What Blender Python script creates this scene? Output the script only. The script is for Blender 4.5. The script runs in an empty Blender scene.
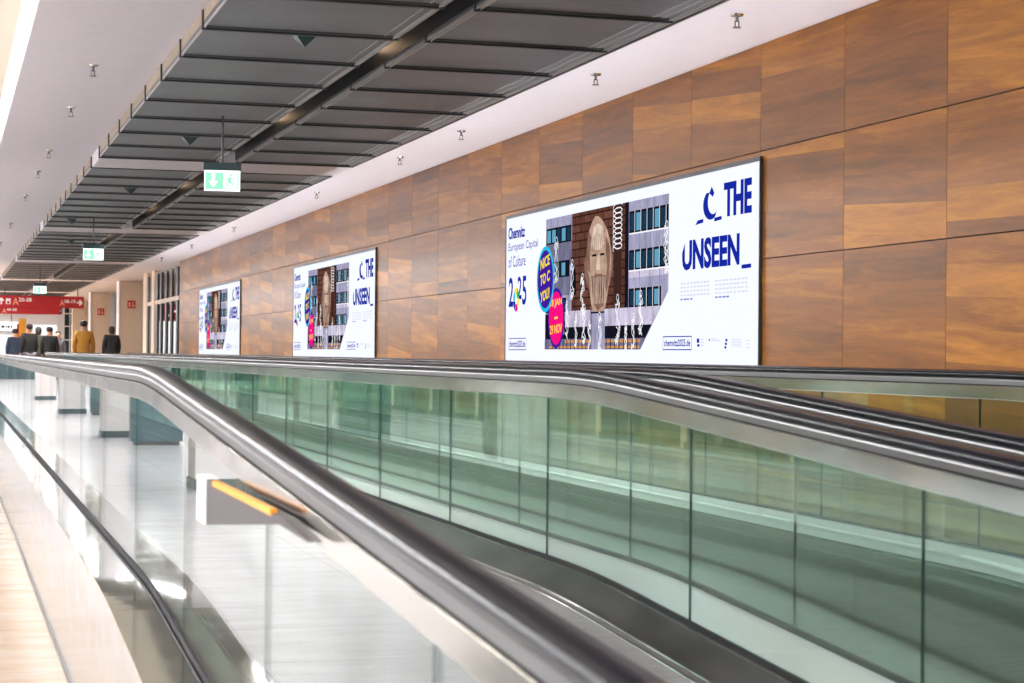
import bpy, bmesh, math, random
from mathutils import Vector, Matrix
random.seed(7)
sc = bpy.context.scene
col = sc.collection
PI = math.pi

# ------------------------------------------------------------------ materials
MATS = {}
def new_mat(name):
    m = bpy.data.materials.new(name); m.use_nodes = True
    nt = m.node_tree; nt.nodes.clear()
    out = nt.nodes.new('ShaderNodeOutputMaterial')
    MATS[name] = m
    return m, nt, out
def nd(nt, kind, props=None, **inp):
    n = nt.nodes.new(kind)
    for k, v in (props or {}).items(): setattr(n, k, v)
    for k, v in inp.items():
        key = int(k[1:]) if k[0] == 'i' and k[1:].isdigit() else k.replace('_', ' ')
        s = n.inputs[key]
        if isinstance(v, bpy.types.NodeSocket): nt.links.new(v, s)
        else: s.default_value = v
    return n
def rgb(c): return (c[0], c[1], c[2], 1.0)
def hexc(h):
    v = [int(h[i:i+2], 16)/255 for i in (0, 2, 4)]
    return [x/12.92 if x <= .04045 else ((x+.055)/1.055)**2.4 for x in v]
def math_n(nt, op, a, b=0.0, c=0.0): return nd(nt, 'ShaderNodeMath', {'operation': op}, i0=a, i1=b, i2=c).outputs[0]

def simple(name, c, rough=.5, metal=0., noise=.06, nscale=8., bump=0., bscale=60., stretch=(1, 1, 1), spec=.5, rvar=.0):
    m, nt, out = new_mat(name)
    tc = nd(nt, 'ShaderNodeNewGeometry')
    mp = nd(nt, 'ShaderNodeMapping', Vector=tc.outputs['Position'], Scale=stretch)
    nz = nd(nt, 'ShaderNodeTexNoise', Vector=mp.outputs[0], Scale=nscale, Detail=4.)
    mr = nd(nt, 'ShaderNodeMapRange', Value=nz.outputs[0], From_Min=.25, From_Max=.75, To_Min=1-noise, To_Max=1+noise)
    hs = nd(nt, 'ShaderNodeHueSaturation', Color=rgb(c), Value=mr.outputs[0])
    p = nd(nt, 'ShaderNodeBsdfPrincipled', Base_Color=hs.outputs[0], Roughness=rough, Metallic=metal)
    p.inputs['Specular IOR Level'].default_value = spec
    if rvar:
        r = nd(nt, 'ShaderNodeMapRange', Value=nz.outputs[0], From_Min=.3, From_Max=.7, To_Min=max(0, rough-rvar), To_Max=rough+rvar)
        nt.links.new(r.outputs[0], p.inputs['Roughness'])
    if bump:
        b2 = nd(nt, 'ShaderNodeTexNoise', Vector=mp.outputs[0], Scale=bscale, Detail=3.)
        b = nd(nt, 'ShaderNodeBump', Height=b2.outputs[0], Strength=bump, Distance=.01)
        nt.links.new(b.outputs[0], p.inputs['Normal'])
    nt.links.new(p.outputs[0], out.inputs[0])
    return m
def emit(name, c, s):
    m, nt, out = new_mat(name)
    e = nd(nt, 'ShaderNodeEmission', Color=rgb(c), Strength=s)
    nt.links.new(e.outputs[0], out.inputs[0]); return m

simple('soffit_white', hexc('F4EEF2'), .6, noise=.02)
simple('upper_cream', hexc('E8DFC8'), .6, noise=.02)
simple('upper_dark', hexc('5A5648'), .6, noise=.1)
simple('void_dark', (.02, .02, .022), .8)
simple('plaster_cream', hexc('D9C4AC'), .55, noise=.03)
simple('plaster_white', hexc('EDEAEA'), .5, noise=.02)
simple('trim_light', hexc('B9B4B0'), .4, .3)
simple('beige_trim', hexc('B9A890'), .5)
simple('rubber', (.005, .006, .008), .24, noise=.15, nscale=5, stretch=(1, .3, 1), spec=.15)
simple('steel_polished', (.78, .77, .76), .07, 1., noise=.03, nscale=3, bump=.02, bscale=2.5, rvar=.03)
simple('steel_brushed_dim', (.40, .37, .31), .15, 1., noise=.05, nscale=10, bump=.03, bscale=6, stretch=(1, .4, 1), rvar=.05)
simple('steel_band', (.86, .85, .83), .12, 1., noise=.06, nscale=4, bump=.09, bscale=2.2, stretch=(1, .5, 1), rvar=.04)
simple('steel_fascia', (.60, .58, .555), .2, 1., noise=.05, nscale=10, bump=.03, bscale=6, stretch=(1, .4, 1), rvar=.05)
simple('steel_dull', (.17, .168, .165), .34, 1., noise=.08, nscale=6, stretch=(1, .3, 1))
simple('steel_white_sheen', (.9, .9, .93), .25, .15, noise=.03, nscale=3, stretch=(1, .4, 1))  # bright reflections on the steel put into a near-white base colour
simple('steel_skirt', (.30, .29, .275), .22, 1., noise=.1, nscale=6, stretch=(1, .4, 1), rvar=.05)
simple('steel_dark', (.13, .13, .125), .3, .9, noise=.1)
simple('seal_black', (.010, .010, .012), .6, spec=.15)
simple('black_metal', (.02, .022, .024), .4)
simple('housing_green_black', (.012, .035, .035), .4)
simple('chrome', (.7, .69, .67), .12, 1.)
simple('gold_ochre', hexc('D79A2C'), .5)
simple('sign_red', hexc('A80D14'), .45, noise=.04)
simple('sign_white', hexc('F4F0EE'), .5)
simple('sign_orange', hexc('F0A080'), .5)
simple('teal_glazing', hexc('1C3B41'), .25, noise=.25, nscale=1.2)
simple('teal_panel', hexc('24464F'), .4)
simple('brown_cladding', hexc('5B4630'), .4, noise=.2, nscale=2)
simple('skirting_teal', hexc('35494E'), .4)
simple('orange_strip', hexc('F09A10'), .35)
simple('wedge_grey', hexc('403B38'), .5, noise=.1, nscale=12)
simple('skin', hexc('C99878'), .5)
simple('hair_dark', hexc('1D1613'), .6)
simple('cloth_black', hexc('16181B'), .8)
simple('cloth_ochre', hexc('C98A30'), .8)
simple('cloth_navy', hexc('1E2B40'), .8)
simple('cloth_olive', hexc('3A3A2C'), .8)
simple('cloth_red', hexc('B03038'), .8)
simple('cloth_grey', hexc('70707A'), .8)
simple('cloth_denim', hexc('2C3548'), .8)
emit('fill_white', (.98, .97, 1.), 42.)
emit('fill_cove', (.97, .95, 1.), 8.)
emit('fill_up', (.98, .96, 1.), 34.)
emit('lamp_warm', (1., .66, .40), 3.)
emit('hall_light', (1., .97, .97), 1.0)
emit('screen_white', (1., .99, .98), 1.25)
emit('exit_green', hexc('8FE6B8'), 1.2)
emit('exit_white', (.9, 1., .94), 1.6)
emit('sign_yellow', hexc('F2E05A'), 1.)
emit('sign_lime', hexc('7CE020'), 1.)

# poster inks, all lit from behind by the same light box
INK = dict(paper='EEF1FF', blue='14289A', purple='3F1C94', cyan='22B9E0', pink='F0127C', yellow='F8E020', green='1FA850',
           concrete='9B98B4', concrete_light='BDB6CC', concrete_dark='6C6A84', window='16354C', window_light='5F9CB8', brick='5C3A30', brick_dark='3C2622',
           stone='B09280', stone_dark='7C5F52', stone_light='D2BBAA', night='14141F', strip='C98E54', grey_text='D2D5EA', mid_text='7F88C4', line='F4F4F8')
for k, v in INK.items():
    if k in ('brick', 'stone', 'stone_dark', 'stone_light', 'concrete', 'concrete_light', 'concrete_dark', 'window'):
        m, nt, out = new_mat('ink_'+k)
        g = nd(nt, 'ShaderNodeNewGeometry')
        mp = nd(nt, 'ShaderNodeMapping', Vector=g.outputs['Position'], Scale=(1, 1, .5 if 'concrete' in k else 1))
        nz = nd(nt, 'ShaderNodeTexNoise', Vector=mp.outputs[0], Scale=7., Detail=6., Roughness=.7)
        mr = nd(nt, 'ShaderNodeMapRange', Value=nz.outputs[0], From_Min=.3, From_Max=.7, To_Min=.65, To_Max=1.4)
        val = mr.outputs[0]
        if k == 'brick':
            sp = nd(nt, 'ShaderNodeSeparateXYZ', Vector=g.outputs['Position'])
            cb = nd(nt, 'ShaderNodeCombineXYZ', X=sp.outputs['Y'], Y=sp.outputs['Z'])
            bk = nd(nt, 'ShaderNodeTexBrick', Vector=cb.outputs[0], Scale=1., Color1=(1.3, 1.3, 1.3, 1), Color2=(.8, .8, .8, 1), Mortar=(.35, .35, .35, 1))
            bk.inputs['Brick Width'].default_value = .26; bk.inputs['Row Height'].default_value = .075; bk.inputs['Mortar Size'].default_value = .008
            val = math_n(nt, 'MULTIPLY', val, bk.outputs[0])
        hs = nd(nt, 'ShaderNodeHueSaturation', Color=rgb(hexc(v)), Value=val)
        e = nd(nt, 'ShaderNodeEmission', Color=hs.outputs[0], Strength=.93)
        nt.links.new(e.outputs[0], out.inputs[0])
    else:
        emit('ink_'+k, hexc(v), .93)

# glass: clear pane with real Fresnel reflection on both faces and a light green body tint
def glass(name, tint, wob, refl=(.78, .97, .89, 1)):
    m, nt, out = new_mat(name)
    g = nd(nt, 'ShaderNodeNewGeometry')
    ior = nd(nt, 'ShaderNodeMapRange', Value=g.outputs['Backfacing'], From_Min=0., From_Max=1., To_Min=1.52, To_Max=1/1.52)
    mp = nd(nt, 'ShaderNodeMapping', Vector=g.outputs['Position'], Scale=(1, .5, .8))
    nz = nd(nt, 'ShaderNodeTexNoise', Vector=mp.outputs[0], Scale=1.6, Detail=1.)
    b = nd(nt, 'ShaderNodeBump', Height=nz.outputs[0], Strength=wob, Distance=.01)
    fr = nd(nt, 'ShaderNodeFresnel', IOR=ior.outputs[0])
    tr = nd(nt, 'ShaderNodeBsdfTransparent', Color=rgb(tint))
    gl = nd(nt, 'ShaderNodeBsdfGlossy', Color=refl, Roughness=.0, Normal=b.outputs[0])
    mx = nd(nt, 'ShaderNodeMixShader', i0=fr.outputs[0], i1=tr.outputs[0], i2=gl.outputs[0])
    nt.links.new(mx.outputs[0], out.inputs[0]); return m
glass('glass_green', (.85, .955, .91), .05)
glass('glass_clear', (.955, .988, .967), .05)
glass('glass_white', (.96, .988, .97), .04, (.97, .99, .98, 1))
simple('glass_edge', (.015, .05, .04), .2)

# floor
def floor_mat():
    m, nt, out = new_mat('floor_stone')
    g = nd(nt, 'ShaderNodeNewGeometry')
    bk = nd(nt, 'ShaderNodeTexBrick', {'offset': 0.}, Vector=g.outputs['Position'], Scale=1., Color1=(1, 1, 1, 1), Color2=(.93, .93, .93, 1), Mortar=(.55, .52, .5, 1))
    bk.inputs['Brick Width'].default_value = 1.2; bk.inputs['Row Height'].default_value = 1.2; bk.inputs['Mortar Size'].default_value = .004
    mp = nd(nt, 'ShaderNodeMapping', Vector=g.outputs['Position'], Scale=(1., 3., 1.))
    nz = nd(nt, 'ShaderNodeTexNoise', Vector=mp.outputs[0], Scale=1.5, Detail=8., Roughness=.65)
    cr = nd(nt, 'ShaderNodeValToRGB', Fac=nz.outputs[0])
    cr.color_ramp.elements[0].position = .35; cr.color_ramp.elements[0].color = rgb(hexc('BF9F7D'))
    cr.color_ramp.elements[1].position = .62; cr.color_ramp.elements[1].color = rgb(hexc('D0BBA4'))
    c2 = nd(nt, 'ShaderNodeValToRGB', Fac=nz.outputs[0])
    c2.color_ramp.elements[0].position = .35; c2.color_ramp.elements[0].color = rgb(hexc('DBD6D8'))
    c2.color_ramp.elements[1].position = .62; c2.color_ramp.elements[1].color = rgb(hexc('EAE8EC'))
    sp = nd(nt, 'ShaderNodeSeparateXYZ', Vector=g.outputs['Position'])
    side = math_n(nt, 'GREATER_THAN', sp.outputs['X'], .1)
    cr = nd(nt, 'ShaderNodeMix', {'data_type': 'RGBA'}, i0=side, i6=c2.outputs[0], i7=cr.outputs[0])
    mx = nd(nt, 'ShaderNodeMix', {'data_type': 'RGBA', 'blend_type': 'MULTIPLY'}, i0=1., i6=cr.outputs[2], i7=bk.outputs[0])
    p = nd(nt, 'ShaderNodeBsdfPrincipled', Base_Color=mx.outputs[2], Roughness=.16)
    nt.links.new(p.outputs[0], out.inputs[0])
floor_mat()

# walkway belt: dark ribbed metal pallets
def belt_mat():
    m, nt, out = new_mat('belt_ribbed')
    g = nd(nt, 'ShaderNodeNewGeometry')
    sp = nd(nt, 'ShaderNodeSeparateXYZ', Vector=g.outputs['Position'])
    w = math_n(nt, 'SINE', math_n(nt, 'MULTIPLY', sp.outputs['X'], 2*PI/.012))
    joint = math_n(nt, 'GREATER_THAN', math_n(nt, 'FRACT', math_n(nt, 'DIVIDE', sp.outputs['Y'], .4)), .985)
    mp = nd(nt, 'ShaderNodeMapping', Vector=g.outputs['Position'], Rotation=(0, 0, .5), Scale=(4, 25, 1))
    nz = nd(nt, 'ShaderNodeTexNoise', Vector=mp.outputs[0], Scale=2., Detail=5., Roughness=.7)
    cr = nd(nt, 'ShaderNodeValToRGB', Fac=nz.outputs[0])
    cr.color_ramp.elements[0].position = .4; cr.color_ramp.elements[0].color = (.07, .068, .066, 1)
    cr.color_ramp.elements[1].position = .72; cr.color_ramp.elements[1].color = (.17, .165, .155, 1)
    mx = nd(nt, 'ShaderNodeMix', {'data_type': 'RGBA'}, i0=joint, i6=cr.outputs[0], i7=(.02, .02, .02, 1))
    b = nd(nt, 'ShaderNodeBump', Height=w, Strength=.35, Distance=.003)
    p = nd(nt, 'ShaderNodeBsdfPrincipled', Base_Color=mx.outputs[2], Roughness=.42, Metallic=.5, Normal=b.outputs[0])
    nt.links.new(p.outputs[0], out.inputs[0])
belt_mat()

# perforated metal ceiling panels
def mesh_mat():
    m, nt, out = new_mat('metal_mesh')
    g = nd(nt, 'ShaderNodeNewGeometry')
    mp = nd(nt, 'ShaderNodeMapping', Vector=g.outputs['Position'], Scale=(1, 5, 1))
    nz = nd(nt, 'ShaderNodeTexNoise', Vector=mp.outputs[0], Scale=24., Detail=4., Roughness=.8)
    n2 = nd(nt, 'ShaderNodeTexNoise', Vector=g.outputs['Position'], Scale=1.3, Detail=2.)
    a = nd(nt, 'ShaderNodeMapRange', Value=nz.outputs[0], From_Min=.3, From_Max=.7, To_Min=.75, To_Max=1.3)
    b = nd(nt, 'ShaderNodeMapRange', Value=n2.outputs[0], From_Min=.3, From_Max=.7, To_Min=.85, To_Max=1.2)
    v = math_n(nt, 'MULTIPLY', a.outputs[0], b.outputs[0])
    hs = nd(nt, 'ShaderNodeHueSaturation', Color=(.165, .165, .175, 1), Value=v)
    p = nd(nt, 'ShaderNodeBsdfPrincipled', Base_Color=hs.outputs[0], Roughness=.45, Metallic=.25)
    nt.links.new(p.outputs[0], out.inputs[0])
mesh_mat()

# wood veneer panels, each with its own boards and tone
PW, PH, PY0, PZ0 = 1.325, .773, 12.54, 3.048
def wood_mat():
    m, nt, out = new_mat('wood_veneer')
    g = nd(nt, 'ShaderNodeNewGeometry')
    sp = nd(nt, 'ShaderNodeSeparateXYZ', Vector=g.outputs['Position'])
    Y, Z = sp.outputs['Y'], sp.outputs['Z']
    iy = math_n(nt, 'FLOOR', math_n(nt, 'DIVIDE', math_n(nt, 'SUBTRACT', Y, PY0), PW))
    iz = math_n(nt, 'FLOOR', math_n(nt, 'DIVIDE', math_n(nt, 'SUBTRACT', Z, PZ0), PH))
    cid = nd(nt, 'ShaderNodeCombineXYZ', X=iy, Y=iz)
    wn = nd(nt, 'ShaderNodeTexWhiteNoise', {'noise_dimensions': '2D'}, Vector=cid.outputs[0])
    rnd = wn.outputs[0]
    tilt = math_n(nt, 'MULTIPLY_ADD', rnd, -.10, .01)
    zt = math_n(nt, 'ADD', Z, math_n(nt, 'MULTIPLY', Y, tilt))
    # boards inside the panel
    bn = math_n(nt, 'FLOOR', math_n(nt, 'DIVIDE', math_n(nt, 'ADD', zt, math_n(nt, 'MULTIPLY', rnd, 7.)), .19))
    cb = nd(nt, 'ShaderNodeCombineXYZ', X=bn, Y=iy, Z=iz)
    wb = nd(nt, 'ShaderNodeTexWhiteNoise', {'noise_dimensions': '3D'}, Vector=cb.outputs[0])
    # grain
    cg = nd(nt, 'ShaderNodeCombineXYZ', X=math_n(nt, 'MULTIPLY', Y, .9), Y=math_n(nt, 'MULTIPLY', zt, 9.), Z=math_n(nt, 'ADD', math_n(nt, 'MULTIPLY', wb.outputs[0], 40.), iy))
    gn = nd(nt, 'ShaderNodeTexNoise', Vector=cg.outputs[0], Scale=1.3, Detail=5., Roughness=.6, Distortion=.6)
    cf = nd(nt, 'ShaderNodeCombineXYZ', X=math_n(nt, 'MULTIPLY', Y, 8.), Y=math_n(nt, 'MULTIPLY', zt, 160.), Z=iy)
    fn = nd(nt, 'ShaderNodeTexNoise', Vector=cf.outputs[0], Scale=1., Detail=2.)
    t = math_n(nt, 'ADD', math_n(nt, 'MULTIPLY', wb.outputs[0], .32), math_n(nt, 'MULTIPLY', gn.outputs[0], .70))
    t = math_n(nt, 'ADD', t, math_n(nt, 'MULTIPLY', math_n(nt, 'SUBTRACT', fn.outputs[0], .5), .22))
    t = math_n(nt, 'ADD', t, math_n(nt, 'MULTIPLY', math_n(nt, 'SUBTRACT', rnd, .5), .13))
    cr = nd(nt, 'ShaderNodeValToRGB', Fac=t)
    e = cr.color_ramp.elements
    e[0].position = .2; e[0].color = rgb(hexc('57340E'))
    e[1].position = .85; e[1].color = rgb(hexc('BC7B1C'))
    k = e.new(.52); k.color = rgb(hexc('865013'))
    p = nd(nt, 'ShaderNodeBsdfPrincipled', Base_Color=cr.outputs[0], Roughness=.36)
    p.inputs['Specular IOR Level'].default_value = .22
    nt.links.new(p.outputs[0], out.inputs[0])
wood_mat()

# ------------------------------------------------------------------ mesh helpers
class MB:
    def __init__(s): s.v = []; s.f = []; s.m = []
    def add(s, vs, fs, mi=0):
        o = len(s.v); s.v += [tuple(v) for v in vs]
        for f in fs: s.f.append([i+o for i in f]); s.m.append(mi)
        return s
    def box(s, x0, x1, y0, y1, z0, z1, mi=0):
        x0, x1 = sorted((x0, x1)); y0, y1 = sorted((y0, y1)); z0, z1 = sorted((z0, z1))
        vs = [(x, y, z) for x in (x0, x1) for y in (y0, y1) for z in (z0, z1)]
        return s.add(vs, [(0, 1, 3, 2), (4, 6, 7, 5), (0, 4, 5, 1), (2, 3, 7, 6), (0, 2, 6, 4), (1, 5, 7, 3)], mi)
    def prism(s, poly, to3, d, mi=0):
        """poly of 2-D points, to3(u,v,w) -> 3-D; thickness d along w"""
        n = len(poly)
        vs = [to3(u, v, 0) for u, v in poly] + [to3(u, v, d) for u, v in poly]
        return s.add(vs, [list(range(n)), list(range(2*n-1, n-1, -1))] + [(i, i+n, (i+1) % n+n, (i+1) % n) for i in range(n)], mi)
    def tube(s, a, b, r0, r1=None, n=12, mi=0):
        r1 = r0 if r1 is None else r1
        a, b = Vector(a), Vector(b); d = (b-a).normalized()
        u = d.orthogonal().normalized(); w = d.cross(u)
        vs = [a+(u*math.cos(t)+w*math.sin(t))*r0 for t in [2*PI*i/n for i in range(n)]] + [b+(u*math.cos(t)+w*math.sin(t))*r1 for t in [2*PI*i/n for i in range(n)]]
        return s.add(vs, [list(range(n))[::-1], list(range(n, 2*n))] + [(i, (i+1) % n, (i+1) % n+n, i+n) for i in range(n)], mi)
    def sweep(s, X, path, prof, mi=0, cap=True):
        """profile (x offset, normal offset) along a path of (y, z)"""
        n = len(prof); k = len(path); vs = []
        for i, (y, z) in enumerate(path):
            a = path[max(0, i-1)]; b = path[min(k-1, i+1)]
            t = Vector((b[0]-a[0], b[1]-a[1])).normalized(); nn = (-t.y, t.x)
            for px, pn in prof: vs.append((X+px, y+nn[0]*pn, z+nn[1]*pn))
        fs = [(i*n+j, i*n+(j+1) % n, (i+1)*n+(j+1) % n, (i+1)*n+j) for i in range(k-1) for j in range(n)]
        if cap: fs += [list(range(n))[::-1], list(range((k-1)*n, k*n))]
        return s.add(vs, fs, mi)
    def build(s, name, mats, parent=None, smooth=False, bevel=0):
        me = bpy.data.meshes.new(name)
        off = Vector((0, 0, 0)); p = parent
        while p is not None: off += Vector(p.location); p = p.parent
        me.from_pydata([tuple(Vector(v)-off) for v in s.v], [], s.f)
        if isinstance(mats, str): mats = [mats]
        for m in mats: me.materials.append(MATS[m])
        for p_, mi in zip(me.polygons, s.m): p_.material_index = mi
        bm = bmesh.new(); bm.from_mesh(me); bmesh.ops.recalc_face_normals(bm, faces=bm.faces); bm.to_mesh(me); bm.free()
        if smooth:
            for p_ in me.polygons: p_.use_smooth = True
        o = bpy.data.objects.new(name, me); col.objects.link(o)
        if parent: o.parent = parent
        if bevel:
            b = o.modifiers.new('Bevel', 'BEVEL'); b.width = bevel; b.segments = 2; b.limit_method = 'ANGLE'
        if smooth:
            e = o.modifiers.new('Edges', 'EDGE_SPLIT'); e.split_angle = math.radians(40)
        return o
def tag(o, label=None, cat=None, group=None, kind=None):
    if label: o['label'] = label
    if cat: o['category'] = cat
    if group: o['group'] = group
    if kind: o['kind'] = kind
    return o
def empty(name, loc, label, cat, group=None):
    o = bpy.data.objects.new(name, None); o.location = loc; o.empty_display_size = .1; col.objects.link(o)
    return tag(o, label, cat, group)
def struct(name, mb, mats, parent=None, **k):
    o = mb.build(name, mats, parent, **k); o['kind'] = 'structure'; return o
def copy_tree(o, parent=None):
    c = o.copy(); col.objects.link(c); c.parent = parent
    for ch in o.children: copy_tree(ch, c)
    return c
_fc = {}
def text_shape(txt, bold=0.):
    key = (txt, bold)
    if key in _fc: return _fc[key]
    cu = bpy.data.curves.new('lettering_curve', 'FONT'); cu.body = txt; cu.offset = bold; cu.resolution_u = 3; cu.fill_mode = 'FRONT'
    o = bpy.data.objects.new('lettering_curve', cu); col.objects.link(o)
    dg = bpy.context.evaluated_depsgraph_get(); dg.update()
    me = bpy.data.meshes.new_from_object(o.evaluated_get(dg))
    vs = [(v.co.x, v.co.y) for v in me.vertices]; fs = [list(p.vertices) for p in me.polygons]
    bpy.data.objects.remove(o); bpy.data.curves.remove(cu); bpy.data.meshes.remove(me)
    x0 = min(v[0] for v in vs); x1 = max(v[0] for v in vs); y0 = min(v[1] for v in vs); y1 = max(v[1] for v in vs)
    r = ([((x-x0)/(x1-x0), (y-y0)/(y1-y0)) for x, y in vs], fs); _fc[key] = r; return r
def put_text(mb, txt, u0, u1, v0, v1, to3, w, mi=0, bold=0., shear=0., thick=True):
    vs, fs = text_shape(txt, bold)
    P = [to3(u0+x*(u1-u0), v0+y*(v1-v0)+shear*x, w) for x, y in vs]
    mb.add(P, fs, mi)

# ------------------------------------------------------------------ setting
EYE = 1.58
CZ = 3.82; RB = 3.71
Y_END = 112.
struct('floor', MB().box(-7.2, 9.5, -6, Y_END, -.2, 0), 'floor_stone')
m = MB().box(.3, 9.5, 53.2, Y_END, 0.003, .54)
struct('trim_1', m, 'floor_stone')

# right wall: backing and separate veneer panels with shadow joints
m = MB().box(5.605, 5.9, -3.4, 47.75, .0, 3.9, 1)
g = .005
ny = range(-12, 27)
for i in ny:
    for j in range(-4, 2):
        y0 = PY0+i*PW; y1 = min(y0+PW, 47.75); z0 = PZ0+(j-1)*PH; z1 = z0+PH
        if j == 1: z1 = CZ
        z0 = max(z0, .0)
        if z1-z0 < .05: continue
        m.box(5.588, 5.612, y0+g/2, y1-g/2, z0+g, z1-g*.6, 0)
struct('wall_right', m, ['wood_veneer', 'seal_black'])

# soffit with openings over the walkways
BAYS = [(-2.4+12.4*k, -2.4+12.4*k+11.25) for k in range(-1, 9)]
BAYS = [(10.0+12.42*k, 10.0+12.42*k+(10.95 if k else 11.2)) for k in range(-1, 8)]
m = MB()
m.box(.55, 1.625, -3.4, Y_END, CZ, CZ+.12)
m.box(4.45, 5.9, -3.4, Y_END, CZ, CZ+.12)
prev = -3.4
for a, b in BAYS:
    if a-.05 > prev: m.box(1.60, 4.45, prev+.03, a-.08, RB-.022, CZ+.12)
    prev = b+.05
m.box(1.60, 4.45, prev+.03, Y_END, RB-.022, CZ+.12)
m.box(.55, .63, -3.4, Y_END, CZ+.12, 4.3)           # fascia facing the taller hall
m.box(5.9, 9.5, 47.8, Y_END, CZ, CZ+.12)
struct('ceiling', m, 'soffit_white', bevel=.01)
m = MB().box(-.6, .55, -6, Y_END, 4.3, 4.42, 0).box(-7.2, -.6, -6, Y_END, 4.32, 4.42, 1)
struct('trim_2', m, ['upper_cream', 'upper_dark'])
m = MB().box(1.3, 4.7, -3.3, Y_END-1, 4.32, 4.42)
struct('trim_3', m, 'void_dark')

# left wall: pilasters, dark glazing, daylight openings above
m = MB()
y = -5.
while y < 110:
    m.box(-7.2, -6.98, y, y+.25, 0, 4.3, 0)
    m.box(-7.15, -7.0, y+.25, y+2.1, 0, 2., 1)
    m.box(-7.1, -6.99, y+2.1, y+2.2, 0, 2., 1)
    m.box(-7.15, -7.0, y+2.2, y+4.4, 0.1, 2., 2)
    m.box(-7.15, -6.99, y+.25, y+4.4, 2., 2.15, 1)
    m.box(-7.05, -6.94, y+.9, y+4.4, 0, .1, 3)
    y += 4.4
struct('wall_left', m, ['plaster_cream', 'brown_cladding', 'teal_glazing', 'skirting_teal'])

# far end wall of the concourse
m = MB().box(.6, 9.5, 104, 104.3, 0, 4.3, 0).box(-7.2, .6, 104, 104.3, 0, 4.3, 2)
m.box(4.5, 5.7, 103.96, 104.0, .54, 2.9, 1)
m.box(.6, 3.4, 103.96, 104.0, .54, 2.35, 1)
struct('wall_far', m, ['plaster_white', 'hall_light', 'teal_glazing'])
w = MB()
for x in (5.83, 6.13, 6.42): w.box(x-.03, x+.03, 99.9, 100.02, .54, 3.8)
for z in (.6, 1.4, 2.1, 2.8, 3.45): w.box(5.83, 6.42, 99.92, 100, z-.03, z+.03)
win = struct('window_1', w, 'sign_white')
struct('window_pane', MB().box(5.84, 6.41, 99.95, 99.97, .54, 3.8), 'teal_glazing', win)
# recesses behind the right-hand columns
m = MB()
m.box(8.6, 8.8, 47.75, 104, 0, 3.82, 0)
m.box(5.62, 8.6, 47.76, 47.9, 0, 3.82, 0)
m.box(6.3, 6.45, 56.5, 104, .54, 3.82, 1)
struct('wall_back', m, ['plaster_white', 'brown_cladding'])

# ------------------------------------------------------------------ ceiling rafts
ORD = ['nearest', 'second nearest', 'third', 'fourth', 'fifth', 'sixth', 'seventh', 'eighth', 'ninth', 'tenth']

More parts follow.
